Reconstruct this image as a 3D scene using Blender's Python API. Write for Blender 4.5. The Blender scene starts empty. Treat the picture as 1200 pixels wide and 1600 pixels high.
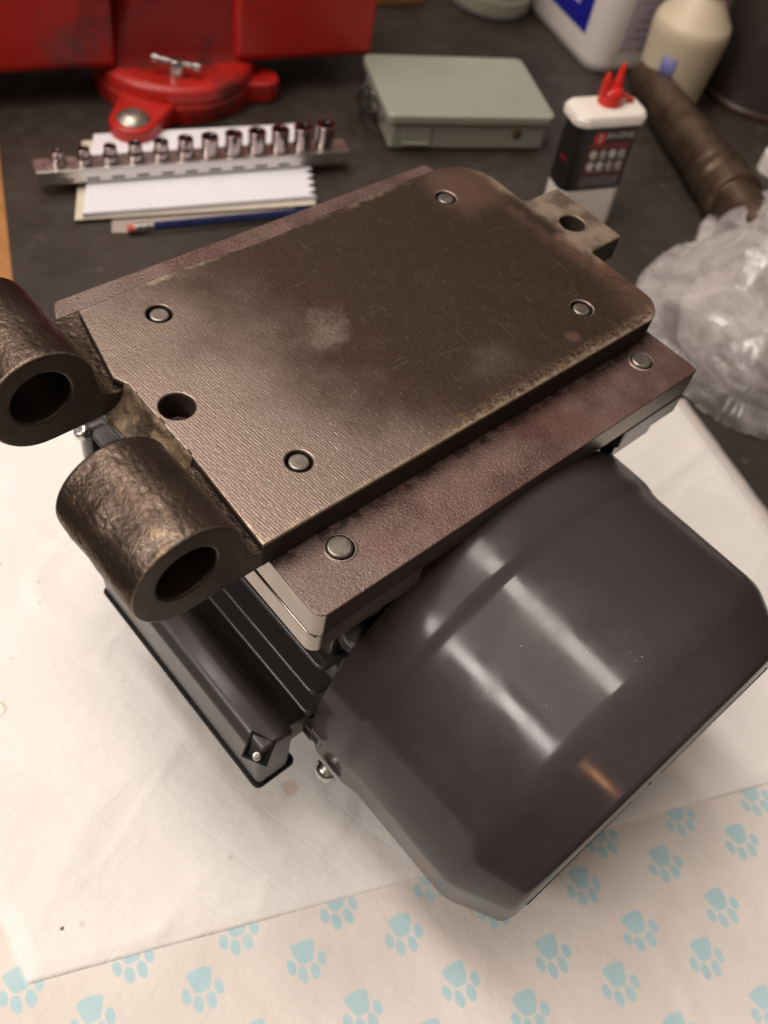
import bpy, bmesh, math, random
import numpy as np
from mathutils import Matrix, Vector, noise as mnoise
R_ = math.radians
sc = bpy.context.scene
COL = sc.collection

# ------------------------------------------------------------------ camera, light, exposure
H = 0.206                                    # height of the hinge plate's top face above the bench
cam_d = bpy.data.cameras.new('camera'); cam = bpy.data.objects.new('camera', cam_d); COL.objects.link(cam)
m3 = Matrix(((0.744237638, 0.453739788, -0.490133189), (-0.650120085, 0.660379145, -0.375823443), (0.153147686, 0.598347382, 0.786464365)))
cam.matrix_world = Matrix.Translation((-0.1414935, -0.23436555, 0.24179141 + H)) @ m3.to_4x4()
cam_d.sensor_fit = 'VERTICAL'; cam_d.sensor_height = 36; cam_d.lens = 1455 / 1600 * 36
cam_d.clip_start = 0.01; cam_d.clip_end = 50
cam_d.dof.use_dof = True; cam_d.dof.focus_distance = 0.325; cam_d.dof.aperture_fstop = 11.0; cam_d.dof.aperture_blades = 0
sc.camera = cam

w = bpy.data.worlds.new('World'); sc.world = w; w.use_nodes = True
wn = w.node_tree; wn.nodes.clear()
wo = wn.nodes.new('ShaderNodeOutputWorld'); wb = wn.nodes.new('ShaderNodeBackground')
wt = wn.nodes.new('ShaderNodeTexCoord'); ws = wn.nodes.new('ShaderNodeSeparateXYZ'); wr = wn.nodes.new('ShaderNodeValToRGB')
wn.links.new(wt.outputs['Generated'], ws.inputs[0]); wn.links.new(ws.outputs['Z'], wr.inputs[0])
wr.color_ramp.elements[0].position = 0.0; wr.color_ramp.elements[0].color = (0.035, 0.027, 0.022, 1)
wr.color_ramp.elements[1].position = 0.75; wr.color_ramp.elements[1].color = (0.30, 0.255, 0.225, 1)
wn.links.new(wr.outputs[0], wb.inputs[0]); wb.inputs[1].default_value = 1.0
wn.links.new(wb.outputs[0], wo.inputs[0])

def area(name, loc, target, sx, sy, power, color, up=(0, 1, 0)):
    l = bpy.data.lights.new(name, 'AREA'); l.shape = 'RECTANGLE'; l.size = sx; l.size_y = sy; l.energy = power; l.color = color
    o = bpy.data.objects.new(name, l); COL.objects.link(o); o.location = loc
    z = (Vector(loc) - Vector(target)).normalized(); x = Vector(up).cross(z).normalized(); y = z.cross(x)
    o.matrix_world = Matrix.Translation(loc) @ Matrix((x, y, z)).transposed().to_4x4()
    return o
area('ceiling_light_long', (-0.27, 0.62, 2.3), (-0.27, 0.62, 0), 0.30, 1.7, 34, (1.0, 0.90, 0.82))
area('ceiling_light_side', (-2.25, 0.40, 2.0), (0.0, 0.1, 0.1), 0.30, 1.3, 36, (1.0, 0.92, 0.86))
area('ceiling_bounce', (-1.15, 0.55, 2.25), (-1.0, 0.4, 0), 1.45, 1.3, 12, (1.0, 0.90, 0.83))
area('ceiling_light_back', (0.50, 1.25, 2.3), (0.50, 1.25, 0), 0.24, 1.2, 9, (1.0, 0.89, 0.80))
area('warm_lamp', (-0.58, -1.25, 0.67), (0.02, -0.2, 0.15), 0.045, 0.045, 0.35, (1.0, 0.45, 0.22), up=(0, 0, 1))
sc.view_settings.view_transform = 'Standard'; sc.view_settings.look = 'None'; sc.view_settings.exposure = 0.0; sc.view_settings.gamma = 1
sc.cycles.max_bounces = 8; sc.cycles.transparent_max_bounces = 16; sc.cycles.caustics_reflective = False; sc.cycles.caustics_refractive = False
sc.cycles.use_denoising = True

# ------------------------------------------------------------------ node helpers
class T:
    def __init__(s, name):
        s.m = bpy.data.materials.new(name); s.m.use_nodes = True; s.n = s.m.node_tree.nodes; s.l = s.m.node_tree.links
        s.b = s.n['Principled BSDF']; s.out = s.n['Material Output']
    def set(s, sock, v):
        if isinstance(v, bpy.types.NodeSocket): s.l.new(v, sock)
        elif hasattr(sock, 'default_value'):
            if isinstance(v, (tuple, list)) and len(sock.default_value) == 4 and len(v) == 3: v = (*v, 1)
            sock.default_value = v
    def nd(s, t, out=0, ins={}, **kw):
        n = s.n.new('ShaderNode' + t)
        for k, v in kw.items(): setattr(n, k, v)
        for k, v in ins.items(): s.set(n.inputs[k], v)
        return n.outputs[out]
    def m_(s, op, a, b=None, c=None, clamp=False):
        n = s.n.new('ShaderNodeMath'); n.operation = op; n.use_clamp = clamp
        s.set(n.inputs[0], a)
        if b is not None: s.set(n.inputs[1], b)
        if c is not None: s.set(n.inputs[2], c)
        return n.outputs[0]
    def pos(s, scale=(1, 1, 1), rot=(0, 0, 0), kind='Object'):
        tc = s.nd('TexCoord', kind) if kind != 'World' else s.nd('NewGeometry', 'Position')
        return s.nd('Mapping', 0, {'Vector': tc, 'Scale': scale, 'Rotation': rot})
    def noise(s, vec, scale, detail=4, rough=0.55, out='Fac', dist=0.0):
        return s.nd('TexNoise', out, {'Vector': vec, 'Scale': scale, 'Detail': detail, 'Roughness': rough, 'Distortion': dist})
    def ramp(s, fac, a, b, lo=0.0, hi=1.0, smooth=True):
        n = s.n.new('ShaderNodeMapRange'); n.interpolation_type = 'SMOOTHSTEP' if smooth else 'LINEAR'
        s.set(n.inputs[0], fac)
        for i, v in ((1, a), (2, b), (3, lo), (4, hi)): s.set(n.inputs[i], v)
        return n.outputs[0]
    def mix(s, f, a, b, mode='MIX'):
        n = s.n.new('ShaderNodeMix'); n.data_type = 'RGBA'; n.blend_type = mode
        s.set(n.inputs[0], f)
        for i, v in ((6, a), (7, b)): s.set(n.inputs[i], v if isinstance(v, bpy.types.NodeSocket) else (*v, 1) if len(v) == 3 else v)
        return n.outputs[2]
    def bump(s, h, strength=0.3, dist=0.001, normal=None):
        ins = {'Height': h, 'Strength': strength, 'Distance': dist}
        if normal is not None: ins['Normal'] = normal
        return s.nd('Bump', 0, ins)
    def fin(s, **kw):
        names = dict(color='Base Color', rough='Roughness', metal='Metallic', normal='Normal', coat='Coat Weight', coatr='Coat Roughness', trans='Transmission Weight', alpha='Alpha', ior='IOR', spec='Specular IOR Level', sss='Subsurface Weight', aniso='Anisotropic')
        for k, v in kw.items(): s.set(s.b.inputs[names[k]], v)
        return s.m

def simple(name, color, rough=0.5, metal=0.0, nscale=60, namp=0.12, bump=0.05, **kw):
    t = T(name); p = t.pos()
    n = t.noise(p, nscale, 5)
    dark = tuple(c * (1 - namp * 2) for c in color); light = tuple(min(1, c * (1 + namp)) for c in color)
    n2 = t.noise(p, nscale * 6, 3)
    return t.fin(color=t.mix(n, dark, light), rough=t.ramp(n, 0.2, 0.8, rough * 0.8, min(1, rough * 1.2)), metal=metal, normal=t.bump(n2, bump, 0.0005), **kw)

# ------------------------------------------------------------------ mesh helpers
def tag(o, label=None, cat=None, group=None, kind=None):
    if label: o['label'] = label
    if cat: o['category'] = cat
    if group: o['group'] = group
    if kind: o['kind'] = kind
    return o
def thing(name, loc, label, cat, group=None, rz=0.0, tilt=None):
    o = bpy.data.objects.new(name, None); COL.objects.link(o); o.location = loc; o.rotation_euler = (0, 0, rz); o.empty_display_size = 0.02
    if tilt: o.rotation_euler = tilt
    bpy.context.view_layer.update()
    return tag(o, label, cat, group)
def obj(name, data, m, parent=None, world=False, smooth=35):
    """bmesh or mesh -> one object; with world=True the vertices are world coordinates"""
    if isinstance(data, bmesh.types.BMesh):
        me = bpy.data.meshes.new(name); bmesh.ops.recalc_face_normals(data, faces=data.faces[:]); data.to_mesh(me); data.free()
    else: me = data; me.name = name
    if parent is not None and world: me.transform(root_mw(parent).inverted())
    for p in me.polygons: p.use_smooth = True
    if smooth: me.set_sharp_from_angle(angle=R_(smooth))
    ms = m if isinstance(m, (list, tuple)) else [m]
    me.materials.clear()
    for x in ms: me.materials.append(x)
    o = bpy.data.objects.new(name, me); COL.objects.link(o)
    if parent is not None: o.parent = parent
    if smooth and len(me.polygons) < 30000:
        md = o.modifiers.new('weighted_normals', 'WEIGHTED_NORMAL'); md.keep_sharp = True; md.weight = 50
    return o
def root_mw(p):
    mw = Matrix.LocRotScale(p.location, p.rotation_euler, p.scale)
    return root_mw(p.parent) @ mw if p.parent else mw
def dup(o, name=None, parent=None):
    c = o.copy(); COL.objects.link(c); c.parent = parent if parent is not None else o.parent
    for k in ('label',):
        if k in c: pass
    for ch in o.children: dup(ch, parent=c)
    return c
def round_poly(pts, rad, seg=6):
    n = len(pts); out = []
    rad = rad if isinstance(rad, (list, tuple)) else [rad] * n
    for i, p in enumerate(pts):
        p = Vector(p); a = Vector(pts[i - 1]); b = Vector(pts[(i + 1) % n]); r = rad[i]
        if r <= 0: out.append(tuple(p)); continue
        u = (a - p).normalized(); v = (b - p).normalized(); ang = u.angle(v); d = r / math.tan(ang / 2)
        d = min(d, (a - p).length * .49, (b - p).length * .49); r2 = d * math.tan(ang / 2)
        c = p + (u + v).normalized() * (r2 / math.sin(ang / 2))
        s0 = p + u * d - c; s1 = p + v * d - c
        a0 = math.atan2(s0.y, s0.x); a1 = math.atan2(s1.y, s1.x); da = (a1 - a0 + math.pi) % (2 * math.pi) - math.pi
        for k in range(seg + 1): t = a0 + da * k / seg; out.append((c.x + r2 * math.cos(t), c.y + r2 * math.sin(t)))
    return out
def circ(cx, cy, r, n=40): return [(cx + r * math.cos(2 * math.pi * i / n), cy + r * math.sin(2 * math.pi * i / n)) for i in range(n)]
def signed(p): return sum(p[i - 1][0] * p[i][1] - p[i][0] * p[i - 1][1] for i in range(len(p)))
def plate(outline, holes, z0, z1, bevel=0.0, res=2, mat=None):
    """flat plate with real holes and bevelled edges, from a filled 2D curve"""
    cu = bpy.data.curves.new('tmp', 'CURVE'); cu.dimensions = '2D'; cu.fill_mode = 'BOTH'
    cu.extrude = (z1 - z0) / 2 - bevel; cu.bevel_depth = bevel; cu.bevel_resolution = res; cu.offset = -bevel
    for k, pts in enumerate([outline] + list(holes)):
        s = signed(pts)
        if (k == 0 and s < 0) or (k > 0 and s > 0): pts = list(reversed(pts))
        sp = cu.splines.new('POLY'); sp.points.add(len(pts) - 1); sp.use_cyclic_u = True
        for q, p in zip(sp.points, pts): q.co = (p[0], p[1], 0, 1)
    o = bpy.data.objects.new('tmp', cu); COL.objects.link(o)
    dg = bpy.context.evaluated_depsgraph_get()
    me = bpy.data.meshes.new_from_object(o.evaluated_get(dg)); bpy.data.objects.remove(o); bpy.data.curves.remove(cu)
    bm = bmesh.new(); bm.from_mesh(me); bmesh.ops.remove_doubles(bm, verts=bm.verts[:], dist=1e-6)
    bmesh.ops.translate(bm, verts=bm.verts[:], vec=(0, 0, (z0 + z1) / 2)); bm.to_mesh(me); bm.free()
    if mat is not None: me.transform(mat)
    return me
XZ = Matrix(((1, 0, 0, 0), (0, 0, 1, 0), (0, 1, 0, 0), (0, 0, 0, 1)))      # curve (x, y, extrude) -> (x, extrude, z)
def flipfix(me):
    bm = bmesh.new(); bm.from_mesh(me); bmesh.ops.recalc_face_normals(bm, faces=bm.faces[:]); bm.to_mesh(me); bm.free(); return me
def box_bm(cx, cy, cz, sx, sy, sz, bev=0.0, seg=3, bm=None, mat=None):
    b = bmesh.new(); bmesh.ops.create_cube(b, size=1.0)
    bmesh.ops.scale(b, vec=(sx, sy, sz), verts=b.verts[:])
    if bev > 0: bmesh.ops.bevel(b, geom=b.edges[:], offset=bev, segments=seg, profile=0.5, affect='EDGES')
    bmesh.ops.translate(b, verts=b.verts[:], vec=(cx, cy, cz))
    if mat is not None: bmesh.ops.transform(b, matrix=mat, verts=b.verts[:])
    if bm is None: return b
    me = bpy.data.meshes.new('t'); b.to_mesh(me); b.free(); bm.from_mesh(me); bpy.data.meshes.remove(me); return bm
def lathe(profile, seg=64, mat=None, bm=None, closed=False):
    """profile of (r, h) revolved about Z"""
    b = bm or bmesh.new(); rings = []; new = []
    for r, h in profile:
        if r <= 1e-7: v = b.verts.new((0, 0, h)); new.append(v); rings.append([v])
        else:
            rg = [b.verts.new((r * math.cos(2 * math.pi * k / seg), r * math.sin(2 * math.pi * k / seg), h)) for k in range(seg)]; new += rg; rings.append(rg)
    pairs = list(zip(rings, rings[1:])) + ([(rings[-1], rings[0])] if closed else [])
    for a, c in pairs:
        for k in range(seg):
            k2 = (k + 1) % seg
            if len(a) == 1 and len(c) == 1: continue
            if len(a) == 1: b.faces.new((a[0], c[k], c[k2]))
            elif len(c) == 1: b.faces.new((a[k], a[k2], c[0]))
            else: b.faces.new((a[k], a[k2], c[k2], c[k]))
    if mat is not None: bmesh.ops.transform(b, matrix=mat, verts=new)
    return b
def fillet(pts, rad, seg=5):
    """round the inner corners of an open (r,h) profile"""
    out = [pts[0]]
    for i in range(1, len(pts) - 1):
        r = rad[i] if isinstance(rad, (list, tuple)) else rad
        if r <= 0: out.append(pts[i]); continue
        p, a, b = Vector(pts[i]), Vector(pts[i - 1]), Vector(pts[i + 1]); u = (a - p); v = (b - p)
        d = min(r, u.length * .48, v.length * .48); u.normalize(); v.normalize()
        for k in range(seg + 1):
            t = k / seg; q = (p + u * d) * (1 - t) ** 2 + p * 2 * t * (1 - t) + (p + v * d) * t * t; out.append((max(q.x, 0), q.y))
    out.append(pts[-1]); return out
def axis_mat(origin, direction):
    z = Vector(direction).normalized(); q = z.to_track_quat('Z', 'Y'); return Matrix.Translation(origin) @ q.to_matrix().to_4x4()
def tube_bm(pts, r, seg=10, bm=None):
    b = bm or bmesh.new(); pts = [Vector(p) for p in pts]; rings = []
    for i, p in enumerate(pts):
        d = (pts[min(i + 1, len(pts) - 1)] - pts[max(i - 1, 0)]).normalized(); q = d.to_track_quat('Z', 'Y'); rr = r[i] if isinstance(r, (list, tuple)) else r
        rings.append([b.verts.new(p + q @ Vector((rr * math.cos(2 * math.pi * k / seg), rr * math.sin(2 * math.pi * k / seg), 0))) for k in range(seg)])
    for a, c in zip(rings, rings[1:]):
        for k in range(seg): b.faces.new((a[k], a[(k + 1) % seg], c[(k + 1) % seg], c[k]))
    b.faces.new(rings[0]); b.faces.new(rings[-1]); return b
def displace(me, amp, scale, seed=0.0, octaves=4, dense=None):
    bm = bmesh.new(); bm.from_mesh(me) if isinstance(me, bpy.types.Mesh) else None
    bm.normal_update()
    for v in bm.verts:
        v.co += v.normal * amp * mnoise.fractal(v.co * scale + Vector((seed, seed * 1.7, -seed)), 1.0, 2.0, octaves)
    bm.to_mesh(me); bm.free(); return me

# ------------------------------------------------------------------ materials
def m_hinge_steel():
    t = T('worn_machined_steel'); P = t.pos(kind='World'); p1000 = t.nd('VectorMath', 0, {0: P, 1: (1000, 1000, 1000)}, operation='MULTIPLY')
    sx = t.n.new('ShaderNodeSeparateXYZ'); t.l.new(p1000, sx.inputs[0]); X, Y, Z = sx.outputs
    big = t.noise(P, 16, 4, 0.6); mid = t.noise(P, 60, 5, 0.6); fine = t.noise(P, 760, 4, 0.65)
    # patina: dark towards the far right end, bare towards the lugs
    pat = t.m_('ADD', t.ramp(X, -25, 85, 0.0, 0.72), t.m_('MULTIPLY', t.m_('SUBTRACT', big, 0.5), 1.15))
    pat = t.m_('ADD', pat, t.m_('MULTIPLY', t.ramp(Y, -95, 15), 0.28), clamp=True)
    # the bright rubbed patch and a smaller one at the far front corner
    def spot(cx, cy, r0, r1, ns=0.8):
        dx = t.m_('SUBTRACT', X, cx); dy = t.m_('SUBTRACT', Y, cy)
        d = t.m_('SQRT', t.m_('ADD', t.m_('MULTIPLY', dx, dx), t.m_('MULTIPLY', dy, dy)))
        d = t.m_('ADD', d, t.m_('MULTIPLY', t.m_('SUBTRACT', mid, 0.5), r1 * ns)); return t.ramp(d, r0, r1, 1.0, 0.0)
    rub = t.m_('MULTIPLY', spot(50, -40, 1, 19, 2.2), t.ramp(fine, .25, .6, .55, 1.)); rub2 = spot(132, -96, 1, 5, 1.6)
    pat = t.m_('SUBTRACT', pat, t.m_('MULTIPLY', rub, 0.42), clamp=True)
    streak = t.noise(t.nd('Mapping', 0, {'Vector': P, 'Scale': (1100, 170, 170), 'Rotation': (0, 0, 0.10)}), 1.0, 3, 0.6)
    c = t.mix(t.ramp(pat, 0.15, 0.8), (0.310, 0.236, 0.198), (0.078, 0.050, 0.037))
    c = t.mix(t.m_('MULTIPLY', t.ramp(streak, 0.5, 0.8), 0.16), c, (0.34, 0.29, 0.23))
    c = t.mix(t.m_('MULTIPLY', t.ramp(fine, 0.5, 0.8), 0.30), c, (0.045, 0.032, 0.022))
    # rust: the far rounded corner and patches along the edges
    rz = t.m_('MAXIMUM', spot(163, 2, 6, 27, 0.9), t.m_('MULTIPLY', spot(176, -98, 2, 18, 1.2), 0.7))
    rz = t.m_('MAXIMUM', rz, t.m_('MULTIPLY', t.ramp(X, 164, 178), t.ramp(mid, 0.4, 0.6)))
    rz = t.m_('MAXIMUM', rz, t.m_('MULTIPLY', rub2, 0.9))
    c = t.mix(t.m_('MULTIPLY', rz, t.ramp(mid, 0.3, 0.7, 0.5, 0.9)), c, (0.100, 0.043, 0.022))
    # worn bright arris along the front, and a mottled one along the back
    e = t.m_('ADD', t.m_('ADD', Y, 107.0), t.m_('MULTIPLY', t.m_('SUBTRACT', t.noise(P, 190, 4), 0.5), 9.0))
    gold = t.m_('MULTIPLY', t.m_('MULTIPLY', t.ramp(e, 1.0, 8.0, .75, 0.0), t.ramp(t.m_('ADD', fine, t.m_('MULTIPLY', streak, .4)), .60, .82)), t.m_('MULTIPLY', t.ramp(X, 10, 70), t.ramp(Z, 203.5, 205.6))); c = t.mix(gold, c, (.38, .265, .17))
    wear = t.m_('MULTIPLY', t.m_('MULTIPLY', t.ramp(e, 0.0, 2.2, 1.0, 0.0), t.ramp(fine, .25, .5, .4, 1.)), t.ramp(Z, 203.5, 205.6))
    e2 = t.m_('ADD', t.m_('SUBTRACT', 17.0, Y), t.m_('MULTIPLY', t.m_('SUBTRACT', t.noise(P, 150, 4), 0.5), 10.0))
    wear2 = t.m_('MULTIPLY', t.ramp(e2, 0.5, 3.0, 0.75, 0.0), t.ramp(X, 150, 120))
    wear = t.m_('MAXIMUM', wear, t.m_('MULTIPLY', t.m_('MULTIPLY', wear2, t.ramp(mid, 0.35, 0.6)), t.ramp(Z, 203.5, 205.6)))
    e3 = t.m_('ADD', t.m_('ADD', X, 31.0), t.m_('MULTIPLY', t.m_('SUBTRACT', t.noise(P, 220, 3), 0.5), 4.0))
    wear = t.m_('MAXIMUM', wear, t.m_('MULTIPLY', t.ramp(e3, 0.3, 1.8, .8, 0.0), t.ramp(Z, 204.0, 205.6)))
    c = t.mix(t.m_('MULTIPLY', wear, 0.8), c, (0.46, 0.365, 0.27))
    scr = t.noise(t.nd('Mapping', 0, {'Vector': P, 'Scale': (60, 1500, 60), 'Rotation': (0, 0, .55)}), 1.0, 2, .5); scr2 = t.noise(t.nd('Mapping', 0, {'Vector': P, 'Scale': (1700, 40, 60), 'Rotation': (0, 0, -.25)}), 1.0, 2, .5)
    sm = t.m_('MULTIPLY', t.m_('MAXIMUM', t.ramp(scr, .70, .76), t.ramp(scr2, .69, .75)), t.ramp(big, .4, .6, .15, .8)); c = t.mix(t.m_('MULTIPLY', sm, .6), c, (.36, .30, .25))
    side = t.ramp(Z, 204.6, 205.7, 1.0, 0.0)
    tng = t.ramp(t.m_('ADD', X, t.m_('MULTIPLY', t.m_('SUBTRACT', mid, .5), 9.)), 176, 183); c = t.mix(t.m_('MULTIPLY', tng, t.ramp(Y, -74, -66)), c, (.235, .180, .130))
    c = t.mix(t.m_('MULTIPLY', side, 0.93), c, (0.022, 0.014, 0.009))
    lines = t.m_('SINE', t.m_('MULTIPLY', t.m_('ADD', t.m_('ADD', X, t.m_('MULTIPLY', Y, 0.10)), t.m_('MULTIPLY', mid, 1.2)), 2 * math.pi / 1.12))
    lmask = t.m_('MULTIPLY', t.ramp(t.m_('ADD', pat, t.m_('MULTIPLY', t.m_('SUBTRACT', mid, .5), .5)), 0.25, 0.75, 1.0, 0.05), t.ramp(X, 95, 20, 0.25, 1.0))
    h = t.m_('ADD', t.m_('MULTIPLY', t.m_('MULTIPLY', t.m_('MULTIPLY', lines, t.ramp(mid, .25, .6, .35, 1.)), lmask), 0.036), t.m_('MULTIPLY', streak, 0.20))
    h = t.m_('ADD', h, t.m_('MULTIPLY', fine, 0.42))
    sv = t.nd('TexVoronoi', 'Distance', {'Vector': t.nd('Mapping', 0, {'Vector': P, 'Scale': (900, 190, 190), 'Rotation': (0, 0, .2)}), 'Scale': 1.0})
    h = t.m_('SUBTRACT', h, t.m_('MULTIPLY', t.ramp(sv, .22, .05), .16))
    rg = t.m_('ADD', t.ramp(pat, 0.1, 0.9, 0.40, 0.47), t.m_('MULTIPLY', t.m_('SUBTRACT', fine, 0.5), 0.25))
    rg = t.m_('ADD', t.m_('ADD', rg, t.m_('MULTIPLY', rz, 0.15)), t.m_('MULTIPLY', side, .30))
    met = t.m_('SUBTRACT', 0.92, t.m_('MULTIPLY', t.m_('MAXIMUM', rz, side), 0.60))
    return t.fin(color=c, rough=rg, metal=met, normal=t.bump(h, 0.9, 0.00035))
def m_forged():
    t = T('pitted_forged_steel'); P = t.pos(kind='World')
    n1 = t.noise(P, 150, 5, 0.6, dist=0.5); n2 = t.noise(P, 520, 4, 0.6, dist=0.8); n3 = t.noise(P, 34, 4, 0.55)
    vor = t.nd('TexVoronoi', 'Distance', {'Vector': t.nd('Mapping', 0, {'Vector': P, 'Scale': (1, .6, 1)}), 'Scale': 330.0, 'Randomness': 1.0})
    c = t.mix(t.ramp(n3, 0.3, 0.7), (0.075, 0.051, 0.038), (0.15, 0.112, 0.088))
    c = t.mix(t.m_('MULTIPLY', t.m_('MULTIPLY', t.ramp(n1, 0.52, 0.66), t.ramp(n3, .5, .62)), 0.6), c, (0.24, 0.16, 0.07))
    c = t.mix(t.m_('MULTIPLY', t.ramp(n2, 0.45, 0.7), 0.5), c, (0.055, 0.034, 0.022))
    h = t.m_('ADD', t.m_('MULTIPLY', t.m_('MULTIPLY', n1, t.ramp(n3, .35, .6, .25, 1.1)), 1.0), t.m_('ADD', t.m_('MULTIPLY', n2, 0.8), t.m_('MULTIPLY', t.ramp(vor, 0.0, 0.5), 0.35)))
    return t.fin(color=c, rough=t.ramp(n2, 0.3, 0.7, 0.25, 0.42), metal=0.88, normal=t.bump(h, 0.55, 0.0007))
def m_face():
    t = T('dark_turned_steel'); P = t.pos(kind='World')
    n1 = t.noise(P, 70, 5); n2 = t.noise(P, 500, 3)
    c = t.mix(n1, (0.045, 0.033, 0.026), (0.12, 0.092, 0.072))
    return t.fin(color=c, rough=t.ramp(n1, .3, .7, 0.38, 0.5), metal=0.7, normal=t.bump(n2, 0.3, 0.0004))
def m_cast_tan():
    t = T('rough_cast_fillet'); P = t.pos(kind='World')
    n1 = t.noise(P, 110, 5, .6, dist=.5); n2 = t.noise(P, 600, 4)
    c = t.mix(t.ramp(n1, .35, .65), (0.055, 0.035, 0.022), (0.26, 0.185, 0.11))
    return t.fin(color=c, rough=.55, metal=.3, normal=t.bump(t.m_('ADD', n1, t.m_('MULTIPLY', n2, .5)), .9, .0012))
def m_base_plate():
    t = T('purplish_leathery_plate'); P = t.pos(kind='World')
    a = t.noise(P, 1000, 3, .55, dist=.7); b = t.noise(P, 60, 4); d = t.noise(P, 230, 4); e = t.noise(P, 22, 3)
    sx = t.n.new('ShaderNodeSeparateXYZ'); t.l.new(P, sx.inputs[0])
    c = t.mix(t.ramp(b, .3, .7), (0.140, 0.078, 0.066), (0.205, 0.128, 0.110))
    dx = t.m_('SUBTRACT', sx.outputs[0], 0.006); dy = t.m_('SUBTRACT', sx.outputs[1], -0.124)
    dd = t.m_('SQRT', t.m_('ADD', t.m_('MULTIPLY', dx, dx), t.m_('MULTIPLY', dy, dy)))
    red = t.m_('MULTIPLY', t.ramp(t.m_('ADD', dd, t.m_('MULTIPLY', t.m_('SUBTRACT', d, .5), .016)), 0.002, 0.011, 1., 0.), .6)
    c = t.mix(red, c, (0.16, 0.05, 0.025))
    c = t.mix(t.m_('MULTIPLY', t.ramp(e, .55, .7), .5), c, (0.12, 0.045, 0.035))
    lt = t.ramp(sx.outputs[0], .035, -.01)
    c = t.mix(t.m_('MULTIPLY', lt, .5), c, (0.26, 0.205, 0.18))
    pits = t.ramp(d, .30, .22)
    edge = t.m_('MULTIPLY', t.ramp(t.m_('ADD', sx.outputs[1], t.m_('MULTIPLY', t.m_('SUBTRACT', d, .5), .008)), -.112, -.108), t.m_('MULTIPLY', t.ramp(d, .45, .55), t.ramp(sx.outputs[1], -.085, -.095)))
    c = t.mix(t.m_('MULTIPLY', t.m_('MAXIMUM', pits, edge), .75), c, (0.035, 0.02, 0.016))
    h = t.m_('ADD', t.m_('MULTIPLY', a, .9), t.m_('MULTIPLY', b, .4))
    return t.fin(color=c, rough=t.ramp(t.m_('ADD', t.m_('MULTIPLY', b, .5), t.m_('MULTIPLY', e, .5)), .38, .62, .22, .46), metal=.55, normal=t.bump(h, .8, .0005))
def m_ground_edge(name, col, rough=.34):
    t = T(name); P = t.pos((60, 60, 900), kind='World'); n = t.noise(P, 1, 3); q = t.noise(t.pos(kind='World'), 40, 4)
    c = t.mix(t.ramp(q, .3, .7), tuple(x * .72 for x in col), col)
    return t.fin(color=c, rough=rough, metal=.9, normal=t.bump(n, .25, .0003))
def m_paint(name, col, rough=.3, coat=.5, spec=.5, specks=False, grime=False):
    t = T(name); P = t.pos(kind='World'); n = t.noise(P, 130, 3); n2 = t.noise(P, 14, 3); n3 = t.noise(P, 900, 2)
    c = t.mix(n2, tuple(x * .9 for x in col), tuple(x * 1.12 for x in col))
    if specks:
        v = t.nd('TexVoronoi', 'Distance', {'Vector': P, 'Scale': 230.0, 'Randomness': 1.0})
        sp = t.m_('MULTIPLY', t.m_('MULTIPLY', t.ramp(v, .10, .05), .7), t.ramp(t.noise(P, 18, 2), .645, .69))
        c = t.mix(sp, c, (.34, .30, .27)); du = t.noise(P, 9, 6, .7); c = t.mix(t.m_('MULTIPLY', t.ramp(du, .45, .8), .16), c, (.20, .17, .155))
    if grime:
        gn = t.noise(P, 11, 5, .65); c = t.mix(t.m_('MULTIPLY', t.ramp(gn, .50, .68), .8), c, (.035, .012, .010)); vg = t.nd('TexVoronoi', 'Distance', {'Vector': P, 'Scale': 60.0}); c = t.mix(t.m_('MULTIPLY', t.ramp(vg, .12, .05), .6), c, (.06, .03, .02))
    h = t.m_('ADD', t.m_('ADD', t.m_('MULTIPLY', n, .8), t.m_('MULTIPLY', n2, 3.5 if specks else 1.0)), t.m_('MULTIPLY', n3, .12))
    return t.fin(color=c, rough=t.ramp(n2, .3, .7, rough * .9, rough * 1.15), normal=t.bump(h, .16, .0006), coat=coat, coatr=t.ramp(t.noise(P, 55, 5, .6), .35, .7, .11, .22), spec=spec)
def m_bench():
    t = T('worn_rubber_mat_surface'); P = t.pos(kind='World')
    n = t.noise(P, 9, 5, .6); n2 = t.noise(P, 60, 5, .65); n3 = t.noise(P, 700, 3)
    sw = t.nd('TexVoronoi', 'Distance', {'Vector': P, 'Scale': 24.0}); specks = t.m_('MULTIPLY', t.ramp(sw, .09, .05), .4)
    c = t.mix(t.ramp(n, .3, .7), (0.020, 0.0145, 0.0105), (0.043, 0.032, 0.024))
    c = t.mix(t.m_('MULTIPLY', t.ramp(n2, .55, .75), .35), c, (0.085, 0.065, 0.048)); c = t.mix(specks, c, (.10, .085, .07))
    return t.fin(color=c, rough=t.ramp(n2, .3, .7, .42, .62), normal=t.bump(t.m_('ADD', t.m_('MULTIPLY', n2, .5), t.m_('MULTIPLY', n3, .4)), .3, .0008))
def m_wood(name, col, scale=(4, 60, 60), rz=0.0):
    t = T(name); P = t.pos(scale, (0, 0, rz)); n = t.noise(P, 1.5, 5, .6, dist=.4); n2 = t.noise(t.pos(), 8, 3)
    c = t.mix(n, tuple(x * .55 for x in col), tuple(min(1, x * 1.25) for x in col))
    c = t.mix(t.m_('MULTIPLY', n2, .3), c, tuple(x * .5 for x in col))
    return t.fin(color=c, rough=.5, normal=t.bump(n, .2, .0005))
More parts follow.
